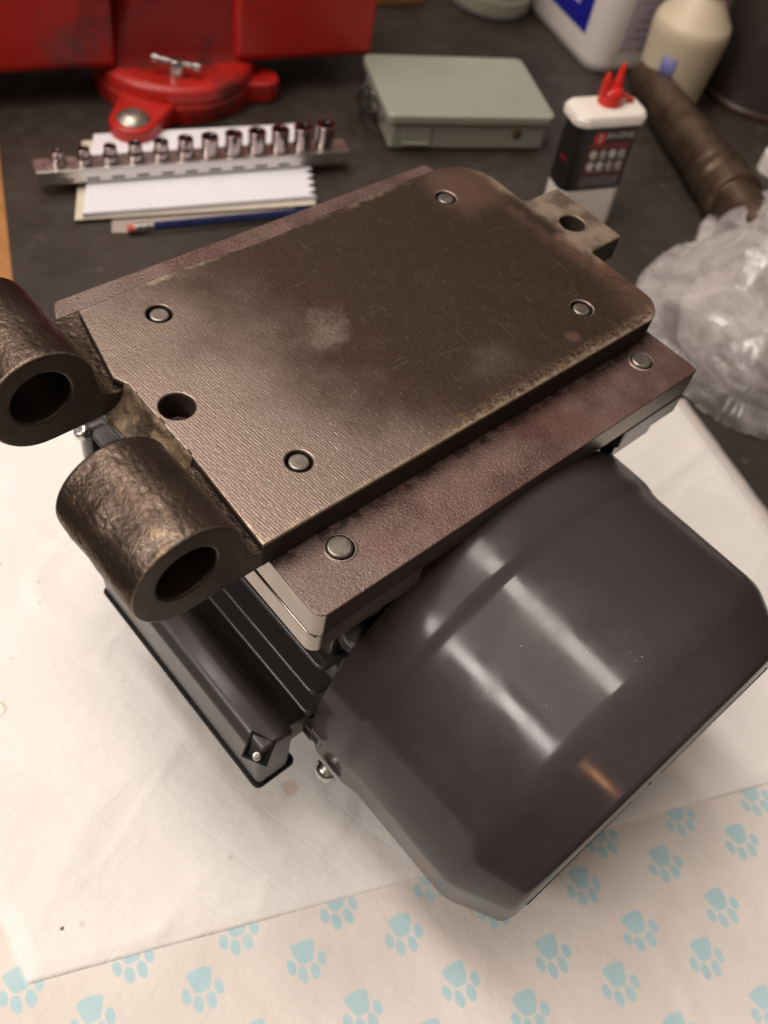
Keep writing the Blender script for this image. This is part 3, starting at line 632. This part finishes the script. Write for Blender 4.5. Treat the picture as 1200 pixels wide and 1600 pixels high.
obj('cover_card', plate([(fl[0] - .006, fl[1] - .001), (fr[0] - .002, fr[1] - .005), (brp[0] - .006, brp[1]), (blp[0] - .010, blp[1] - .002)], [], .0004, .0014, .0002, 1), CREAM, pad_o)
sp = bmesh.new()
tag(obj('paper_sheet', plate([(.139, .290), (.165, .275), (.272, .237), (.30, .30), (.17, .34)], [], 0, .0007, .0001, 1), GREYP), 'creased grey brown sheet of paper sticking out beneath the ruled notepad', 'paper')
pc0 = Vector((.1495, .2835, .0045)); pdn = Vector((.93, -.345, 0)).normalized(); 
pen = thing('pencil', pc0, 'dark blue pencil with a silver ferrule and pinkish eraser, beside the notepad', 'pencil')
def rod(a, b, r, n=16, r2=None): return lathe(fillet([(0, 0), (r, 0), (r2 or r, (b - a)), (0, b - a)], [0, .0004, .0004, 0], 2), n, axis_mat(pc0 + pdn * a, pdn))
obj('shaft', rod(.0175, .150, .0031, 6), simple('navy_lacquer', (.012, .02, .075), .3, 0, 80, .1), pen, world=True, smooth=20)
obj('ferrule', rod(.0045, .0185, .0033), ZINC, pen, world=True)
obj('eraser', rod(-.001, .0055, .0030), simple('pink_eraser', (.55, .13, .09), .7), pen, world=True)
obj('tip', rod(.150, .168, .0030, 6, .0006), simple('pencil_wood', (.55, .36, .2), .6), pen, world=True)

# ------------------------------------------------------------------ socket rail with twelve sockets
ra = math.atan2(-84, 224); rO = Vector((.1165, .3545, .0085)); rdir = Vector((math.cos(ra), math.sin(ra), 0)); rn = Vector((-rdir.y, rdir.x, 0))
rail = thing('socket_rail', rO, 'chrome socket rail with a slotted front lip, lying across the notepad', 'socket rail', rz=ra)
RL = .246
RAILC = simple('brushed_rail_chrome', (.66, .63, .60), .34, 1.0, 200, .1, .1)
slots = [round_poly([(.022 + .0187 * k - .005, -.0078), (.022 + .0187 * k + .005, -.0078), (.022 + .0187 * k + .005, -.0060), (.022 + .0187 * k - .005, -.0060)], .0008, 3) for k in range(12)]
XZr = Matrix(((1, 0, 0, 0), (0, 0, 1, 0), (0, 1, 0, 0), (0, 0, 0, 1)))
obj('top_strip', plate(round_poly([(0, -.002), (RL, -.002), (RL, .016), (0, .016)], .002, 3), [], .0105, .0118, .0004, 1), RAILC, rail)
me = plate([(0.001, -.0095), (RL - .001, -.0095), (RL - .001, 0), (0.001, 0)], slots, 0, .0010, .0002, 1, Matrix.Translation((0, -.002, .0105)) @ XZr); flipfix(me)
obj('front_lip', me, RAILC, rail)
me = plate([(0.001, -.0095), (RL - .001, -.0095), (RL - .001, 0), (0.001, 0)], [], 0, .0010, .0002, 1, Matrix.Translation((0, .0148, .0105)) @ XZr); flipfix(me)
obj('back_lip', me, CHROME, rail)
b = box_bm(.0, .0, .004, .010, .008, .006, .0012); clip0 = None
SOCK = simple('vise_tinted_chrome', (.40, .33, .32), .14, 1.0, 80, .06, .02)  # dark reflection of the red vise is put into the chrome colour
words = ['smallest chrome socket, at the far left end of the rail', 'second chrome socket from the left end of the rail, beside the smallest', 'third chrome socket from the left, first one before the white notepad page', 'fourth chrome socket from the left end of the rail', 'fifth chrome socket from the left end of the rail', 'sixth chrome socket from the left end of the rail', 'seventh chrome socket from the left, where the rail glares brightest', 'fifth chrome socket from the right end of the rail', 'fourth chrome socket from the right end of the rail', 'third chrome socket from the right, just beyond the notepad edge', 'second chrome socket from the right end of the rail', 'largest chrome socket, at the right end of the rail']
for k in range(12):
    u = .018 + .0190 * k; c = rO + rdir * u + rn * .0075
    r = .0056 + .00019 * k; hgt = .0105 + .00075 * k; rt = r if k > 5 else .0040 + .0004 * k
    z0 = .0118
    cl = obj('socket_clip', box_bm(0, 0, 0, .009, .006, .006, .001), CHROME, rail) if k == 0 else None
    if k == 0: clip0 = cl
    else: cl = clip0.copy(); COL.objects.link(cl)
    cl.location = (u, .0075, z0 + .0030)
    s_ = thing('socket', (c.x, c.y, rO.z + z0 + .0002), words[k], 'socket', 'chrome sockets on the rail', tilt=(random.uniform(-.03, .03), random.uniform(-.03, .03), random.random() * 3))
    inner = r * .72; sq = rt * .55
    pr = [(inner, 0), (r, 0), (r, hgt * .42), (rt, hgt * .56), (rt, hgt), (sq, hgt), (sq, hgt * .8), (0, hgt * .8)]
    obj('sleeve', lathe(fillet(pr, [0, .0006, .0012, .0012, .0007, .0003, 0, 0], 3), 36), SOCK, s_)
    obj('drive_recess', lathe([(sq * .98, hgt - .0004), (sq * .98, hgt * .82), (0, hgt * .82)], 4), BLACK, s_)
# ------------------------------------------------------------------ green-grey metal box
GREEN = m_paint('grey_green_hammered_paint', (.295, .295, .235), .38, .2, .5)
ga = math.atan2(188 - 261, 506 - 366); gO = Vector((.3955, .2755, 0))
gb_ = thing('metal_box', gO, 'grey green hinged metal box with a rounded lid and small front rivet', 'metal box', rz=ga)
GW, GD, GH = .150, .098, .0345
obj('body', box_bm(GW / 2 + .002, GD / 2, .0135, GW - .004, GD - .004, .027, .004, 4), GREEN, gb_)
me = plate(round_poly([(-.001, -.0015), (GW + .003, -.0015), (GW + .003, GD + .001), (-.001, GD + .001)], .007, 6), [], .0255, GH, .0022, 4); obj('lid', me, GREEN, gb_)
b = lathe(fillet([(.0044, 0), (.0044, .0006), (.0028, .0012), (0, .0012)], .0003, 2), 20, axis_mat((GW * .805, .0018, .0165), (0, -1, 0))); obj('front_rivet', b, simple('rusty_rivet', (.16, .10, .05), .6, .5), gb_)
obj('label_plate', box_bm(.028, .0017, .0145, .026, .0012, .0150, .0005), GREEN, gb_)
obj('label_lip', box_bm(.028, .0008, .0072, .024, .0022, .0016, .0004), simple('bare_lip', (.48, .44, .36), .4, .3), gb_)
b = tube_bm([(-.003, .022, .024), (-.010, .024, .022), (-.013, .036, .018), (-.012, .056, .015), (-.008, .066, .018), (-.003, .068, .022)], .0028, 8); obj('carry_handle', b, simple('black_handle', (.012, .010, .009), .5), gb_)
obj('latch', box_bm(-.0035, .045, .0265, .005, .014, .010, .001), ZINC, gb_)

# ------------------------------------------------------------------ oil can
ca = math.atan2(-.395, .92)
can = thing('oil_can', (.474, .121, 0), 'small black, red and white oil can with a white shoulder and red spout', 'oil can', rz=ca, tilt=(-.03, -.035, ca)); can.scale = (.95, .95, .95)
WHT = simple('white_plastic', (.76, .70, .63), .4, 0, 60, .05, .05); REDP = simple('bright_red_plastic', (.62, .02, .012), .35, 0, 60, .05, .05)
def ring_solid(levels, name, m, parent, seg=8):
    bm = bmesh.new(); sec = []
    for z, wx, wy, r in levels:
        p = round_poly([(-wx, -wy), (wx, -wy), (wx, wy), (-wx, wy)], r, seg); sec.append([bm.verts.new((x, y, z)) for x, y in p])
    for a, b in zip(sec, sec[1:]):
        for k in range(len(a)): bm.faces.new((a[k], a[(k + 1) % len(a)], b[(k + 1) % len(a)], b[k]))
    bm.faces.new(sec[0]); bm.faces.new(sec[-1]); return obj(name, bm, m, parent)
def m_can():
    t = T('oil_can_print'); P = t.nd('VectorMath', 0, {0: t.pos(), 1: (1000, 1000, 1000)}, operation='MULTIPLY'); sx = t.n.new('ShaderNodeSeparateXYZ'); t.l.new(P, sx.inputs[0]); X, Y, Z = sx.outputs
    n = t.noise(t.pos(), 50, 3)
    c = t.mix(t.m_('GREATER_THAN', Z, 41.0), (.74, .68, .62), (.010, .008, .008))
    front = t.m_('LESS_THAN', Y, -10.0)
    def band(a, b, v): return t.m_('MULTIPLY', t.m_('GREATER_THAN', v, a), t.m_('LESS_THAN', v, b))
    fx = t.m_('MULTIPLY', front, band(-15.5, 22, X))
    c = t.mix(t.m_('MULTIPLY', fx, band(44.5, 54, Z)), c, (.10, .085, .08))
    c = t.mix(t.m_('MULTIPLY', fx, band(56, 58, Z)), c, (.16, .010, .010)); c = t.mix(t.m_('MULTIPLY', fx, band(79, 83.5, Z)), c, (.18, .008, .008))
    c = t.mix(t.m_('MULTIPLY', fx, t.m_('MULTIPLY', band(56, 82, Z), t.m_('SUBTRACT', 1., band(-14.3, 20.8, X)))), c, (.16, .01, .01))
    c = t.mix(t.m_('MULTIPLY', t.m_('LESS_THAN', X, -24.), t.m_('MULTIPLY', band(66, 67.6, Z), band(-8, 2, Y))), c, (.35, .01, .012))
    return t.fin(color=c, rough=.32, normal=t.bump(n, .1, .001))
ring_solid([(0, .0285, .0140, .008), (.0015, .0295, .0150, .009), (.0985, .0295, .0150, .009), (.1000, .0285, .0140, .008)], 'body', m_can(), can)
ring_solid([(.0990, .0310, .0165, .010), (.0995, .0325, .0180, .011), (.1040, .0325, .0180, .011), (.1070, .0305, .0160, .010), (.1085, .0255, .0115, .008), (.1088, .015, .007, .005)], 'shoulder_cap', WHT, can)
def text_obj(body, size, m, parent, mat, name='lettering', ext=.0002):
    cu = bpy.data.curves.new('tmp', 'FONT'); cu.body = body; cu.size = size; cu.extrude = ext; cu.align_x = 'CENTER'; cu.align_y = 'CENTER'
    o = bpy.data.objects.new('tmp', cu); COL.objects.link(o); dg = bpy.context.evaluated_depsgraph_get(); me = bpy.data.meshes.new_from_object(o.evaluated_get(dg)); bpy.data.objects.remove(o)
    me.transform(mat); return obj(name, me, m, parent)
def face_mat(x, z, y=-.01515): return Matrix.Translation((x, y, z)) @ Matrix.Rotation(R_(90), 4, 'X')
b = lathe([(0, 0), (.0055, 0), (.0055, .0003), (0, .0003)], 28, Matrix.Translation((-.0075, -.0150, .0885)) @ Matrix.Rotation(R_(90), 4, 'X')); obj('logo_disc', b, simple('logo_red', (.62, .03, .03), .35), can)
CRT = simple('print_white', (.66, .58, .52), .4)
text_obj('3', .0088, CRT, can, face_mat(-.0075, .0885, -.0154)); text_obj('IN-ONE', .0072, CRT, can, face_mat(.0105, .0900))
PT = simple('print_grey', (.40, .34, .30), .4); blob = None
for j in range(2):
    for k in range(4):
        b = lathe(fillet([(0, 0), (.0034, 0), (.0034, .0003), (.0018, .0003), (.0018, .0002), (0, .0003)], 0, 1), 12, face_mat(-.0095 + .0088 * k, .0745 - .0105 * j)) ; obj('printed_picture', b, CRT if (j * 4 + k) in (0, 2, 4, 5) else PT, can)
        obj('printed_picture', box_bm(-.0095 + .0088 * k + .001, -.01520, .0700 - .0105 * j, .0062, .0004, .0013), PT, can)
b = lathe(fillet([(.0098, 0), (.0098, .010), (.0080, .013), (.0055, .0145), (0, .0145)], [0, .001, .001, .001, 0], 3), 28, Matrix.Translation((.002, .002, .1080))); spt = obj('spout_cap', b, REDP, can)
obj('spout_nozzle', lathe(fillet([(.0050, 0), (.0030, .012), (.0016, .0205), (0, .0205)], .0004, 2), 20, axis_mat((.0045, .002, .119), (.14, .10, 1))), REDP, spt)
obj('closure_prong', lathe(fillet([(.0042, 0), (.0034, .010), (.0018, .0145), (0, .0145)], .0004, 2), 20, axis_mat((-.0055, .001, .119), (-.06, .0, 1))), REDP, spt)
b = box_bm(0, 0, 0, .018, .0055, .0035, .001, mat=Matrix.Translation((.0150, .0020, .1135)) @ Matrix.Rotation(R_(25), 4, 'Y')); obj('closure_strap', b, REDP, spt)

# ------------------------------------------------------------------ steel arbor lying on the bench
ARB = None
def m_arbor():
    t = T('oily_brown_steel'); P = t.pos(kind='World'); n = t.noise(P, 40, 4); n2 = t.noise(P, 300, 4)
    c = t.mix(t.ramp(n, .3, .7), (.105, .062, .040), (.20, .145, .10)); c = t.mix(t.m_('MULTIPLY', n2, .4), c, (.07, .045, .03))
    return t.fin(color=c, rough=t.ramp(n2, .3, .7, .30, .45), metal=.8, normal=t.bump(n2, .2, .0006))
a0, a1 = Vector((.703, .232, .0185)), Vector((.572, .004, .026)); ad = (a1 - a0)
arb = thing('steel_arbor', (a0 + ad * .5) * 1, 'brown oily steel arbor with ringed grooves lying on the bench behind the plastic bag', 'steel shaft')
Lr = ad.length
def seg_(pr, nm): obj(nm, lathe(fillet(pr, [0] + [.0006] * (len(pr) - 2) + [0], 2), 56, axis_mat(a0, ad)), m_ar, arb, world=True)
m_ar = m_arbor()
seg_([(0, 0), (.0160, 0), (.0180, .002), (.0185, .02), (.0222, Lr * .58), (.0222, Lr * .585)], 'tapered_shank')
seg_([(.0222, Lr * .58), (.0232, Lr * .60), (.0232, Lr * .64), (.0212, Lr * .645), (.0212, Lr * .655), (.0240, Lr * .66), (.0240, Lr * .70), (.0215, Lr * .71), (.0215, Lr * .725), (.0250, Lr * .735), (.0250, Lr * .80), (.0200, Lr * .81), (.0200, Lr), (0, Lr)], 'ringed_collar')

# ------------------------------------------------------------------ bottles and jars along the back
def m_plastic(name, col, rough=.4, sss=.1): 
    t = T(name); P = t.pos(); n = t.noise(P, 30, 4); n2 = t.noise(P, 120, 3); c = t.mix(n, tuple(x * .86 for x in col), col)
    return t.fin(color=c, rough=rough, sss=sss, normal=t.bump(n2, .12, .001))
jug = thing('white_jug', (.683, .279, 0), 'white plastic jug with a deep blue front label, behind the green box', 'jug', rz=0)
ja = math.atan2(-.325, .946)
jug.rotation_euler = (0, 0, ja)
JW = m_plastic('white_jug_plastic', (.70, .64, .60), .38)
p_ = round_poly([(-.004, -.004), (.115, -.004), (.115, .165), (-.004, .165)], .020, 7)
bm = bmesh.new(); sec = []
for z, s in ((0, .93), (.004, .97), (.012, 1.0), (.20, 1.0), (.24, .8), (.26, .4)):
    sec.append([bm.verts.new((.0555 + (x - .0555) * s, .08 + (y - .08) * s, z)) for x, y in p_])
for a, b in zip(sec, sec[1:]):
    for k in range(len(a)): bm.faces.new((a[k], a[(k + 1) % len(a)], b[(k + 1) % len(a)], b[k]))
bm.faces.new(sec[0]); bm.faces.new(sec[-1]); obj('body', bm, JW, jug)
b = lathe([(0, .255), (.022, .255), (.022, .285), (0, .285)], 32, Matrix.Translation((.055, .05, 0))); obj('cap', b, simple('blue_cap', (.02, .04, .35), .4), jug)
BLUE = simple('deep_blue_print', (.010, .010, .26), .35, 0, 50, .08); LBL = simple('pale_label', (.42, .37, .43), .5, 0, 60, .06)
l1 = obj('front_label', box_bm(-.0044, .085, .105, .0012, .118, .150, .0004), BLUE, jug)
for k in range(7):
    obj('printed_line', box_bm(-.0052, .075, .050 + .010 * k, .0004, .055 - .004 * (k % 3), .0022), simple('white_print', (.55, .52, .62), .4) if k == 0 else bpy.data.materials['white_print'], l1)
l2 = obj('side_label', box_bm(.058, -.0044, .100, .078, .0012, .145, .0004), LBL, jug)
for k in range(10):
    obj('printed_line', box_bm(.058, -.0052, .040 + .0085 * k, .064 - .005 * (k % 4), .0004, .0022), simple('violet_print', (.30, .24, .36), .5) if k == 0 else bpy.data.materials['violet_print'], l2)

cc = thing('clear_container', (.692, .438, 0), 'clear plastic tub holding pale yellow liquid, between the vise and the white jug', 'container')
CL = m_glass('cloudy_clear_plastic', (.93, .94, .92), .18, .25)
obj('wall', lathe(fillet([(0, .0015), (.043, .0015), (.0475, .10), (.0475, .101), (.0488, .10), (.0445, 0), (0, 0)], [0, .004, 0, 0, 0, .005, 0], 4), 56, closed=False), CL, cc)
obj('liquid', lathe(fillet([(0, .003), (.0418, .003), (.0433, .018), (0, .018)], [0, .004, .0004, 0], 4), 48), simple('yellowish_liquid', (.50, .50, .22), .15, 0, 20, .04), cc)
obj('paper_liner', lathe(fillet([(.0440, .020), (.0466, .09)], 0, 1), 48), simple('cloudy_wall', (.60, .59, .56), .5, 0, 25, .05), cc)

yb = thing('cream_bottle', (.722, .214, 0), 'stained cream plastic bottle with a small blue label, behind the steel arbor', 'bottle', rz=R_(-30))
CRM = m_plastic('stained_cream_plastic', (.64, .53, .38), .45)
obj('body', lathe(fillet([(0, 0), (.031, 0), (.0325, .004), (.0375, .070), (.0365, .078), (.0200, .100), (.0165, .104), (.0165, .125), (0, .125)], [0, .002, .002, .004, .006, .006, .002, .001, 0], 5), 56), CRM, yb)
obj('cap', lathe(fillet([(.0185, .110), (.0185, .150), (0, .150)], [0, .002, 0], 3), 40), simple('cream_cap', (.62, .52, .38), .45), yb)
bm = bmesh.new(); vs = []
for a in range(-8, 9, 2):
    an = R_(226 + a * 1.35)
    vs.append([bm.verts.new(((.0330 + .0050 * (z / .07) + .0004) * math.cos(an), (.0330 + .0050 * (z / .07) + .0004) * math.sin(an), z)) for z in (.022, .038, .054)])
for a, b in zip(vs, vs[1:]):
    for k in range(2): bm.faces.new((a[k], b[k], b[k + 1], a[k + 1]))
o = obj('blue_label', bm, simple('violet_blue_label', (.14, .13, .33), .5), yb, smooth=0); md = o.modifiers.new('thickness', 'SOLIDIFY'); md.thickness = .0005; md.offset = 1

dj = thing('dark_jar', (.832, .172, 0), 'dark smoky translucent jar standing at the right, behind the cream bottle', 'jar')
obj('wall', lathe(fillet([(0, 0), (.057, 0), (.061, .004), (.062, .15), (.050, .17), (0, .17)], [0, .003, .003, .006, .004, 0], 5), 64), m_paint('smoky_plastic', (.045, .035, .032), .25, .4), dj)
obj('base_ring', lathe(fillet([(.055, 0), (.0625, .0), (.0630, .005), (.061, .008), (.055, .008)], .001, 2), 64), simple('brown_ring', (.06, .03, .02), .4), dj)
wbk = thing('wood_block', (.585, .475, 0), 'small orange wooden block at the back, right of the red vise', 'wood block', rz=R_(-17))
obj('block_body', box_bm(0.005, .025, .03, .062, .05, .06, .0015), m_wood('pine_block', (.48, .22, .07), (60, 5, 60)), wbk)
wc = thing('white_tub', (.716, .074, 0), 'small white plastic tub at the right edge, just above the plastic bag', 'tub')
obj('tub_body', lathe(fillet([(0, 0), (.014, 0), (.014, .018), (.012, .020), (0, .020)], [0, .001, .001, .001, 0], 3), 32), WHT, wc)

# ------------------------------------------------------------------ crumpled clear plastic bag
def m_bag():
    t = T('crumpled_clear_film'); P = t.pos(kind='World')
    n = t.noise(t.pos((1, .45, 1), (0, 0, .7), 'World'), 42, 4, .5, dist=1.4); h = n
    bp_ = t.bump(h, .32, .004)
    lw = t.nd('LayerWeight', 'Facing', {'Blend': .35, 'Normal': bp_})
    t.fin(color=(.80, .74, .72), rough=.15, spec=1.0, normal=bp_, coat=.6, coatr=.06)
    tr = t.nd('BsdfTransparent', 0, {'Color': (.95, .94, .93)})
    a = t.m_('ADD', t.m_('MULTIPLY', lw, .55), t.ramp(n, .35, .7, .10, .30), clamp=True)
    mx = t.n.new('ShaderNodeMixShader'); t.set(mx.inputs[0], a); t.l.new(tr, mx.inputs[1]); t.l.new(t.b.outputs[0], mx.inputs[2]); t.l.new(mx.outputs[0], t.out.inputs[0]); return t.m
BAG = m_bag()
bag = thing('plastic_bag', (.49, -.05, 0), 'crumpled clear plastic bag on the bench at the right, beside the pad', 'plastic bag')
def film(name, cx, cy, R, hgt, seed, z0=.0015, sx=1.0, sy=1.0, fold=.020):
    """a sheet of thin film crumpled over itself: faceted by straight folds running in many directions"""
    rnd = random.Random(seed); N = 190; bm = bmesh.new(); g = {}
    F = []
    for k in range(8):
        a = rnd.uniform(0, math.pi); per = rnd.choice((.05, .08, .11, .16, .2)) * rnd.uniform(.8, 1.2); F.append((math.cos(a), math.sin(a), rnd.random(), per, fold * (per / .12) ** .9 * rnd.uniform(.5, 1.0)))
    L = R * 1.25
    for j in range(N + 1):
        for i in range(N + 1):
            u = -L + 2 * L * i / N; v = -L + 2 * L * j / N
            wv = mnoise.noise_vector(Vector((u * 7 + seed, v * 7, 2.2))) * .03
            x, y = u + wv.x, v + wv.y; th = math.atan2(v, u)
            Ro = R * (1 + .13 * mnoise.noise(Vector((math.cos(th) * 2.2 + seed, math.sin(th) * 2.2, 4.4))))
            rr = math.hypot(u, v) / Ro
            if rr > 1.02: continue
            zz = 0
            for k, (ca_, sa_, ph, per, am) in enumerate(F):
                q = (x * ca_ + y * sa_) / per + ph + .30 * mnoise.noise(Vector((x * 9, y * 9, k * 3.1)))
                zz += am * (abs(q - math.floor(q) - .5) * 2 - .5)
            m = max(0, 1 - rr ** 2.2); z = z0 + hgt * m ** .55 + zz * (.25 + .75 * m ** .5) * (1 if rr < .96 else .6)
            z = max(z, .0008 + .0006 * (1 + mnoise.noise(Vector((x * 70, y * 70, seed)))))
            # sides roll under: pull steep rims inwards
            k_ = 1 - .10 * (1 - m) * (1 if z > .01 else 0)
            g[i, j] = bm.verts.new((cx + u * sx * k_, cy + v * sy * k_, z))
    for j in range(N):
        for i in range(N):
            q = [(i, j), (i + 1, j), (i + 1, j + 1), (i, j + 1)]
            if all(p in g for p in q): bm.faces.new([g[p] for p in q])
    o = obj(name, bm, BAG, bag, world=True, smooth=0); return o
film('film', .512, -.066, .118, .048, 3)
film('film_fold', .582, -.036, .095, .052, 8, sx=1.1, sy=.95)
film('inner_fold', .505, -.080, .085, .030, 21)
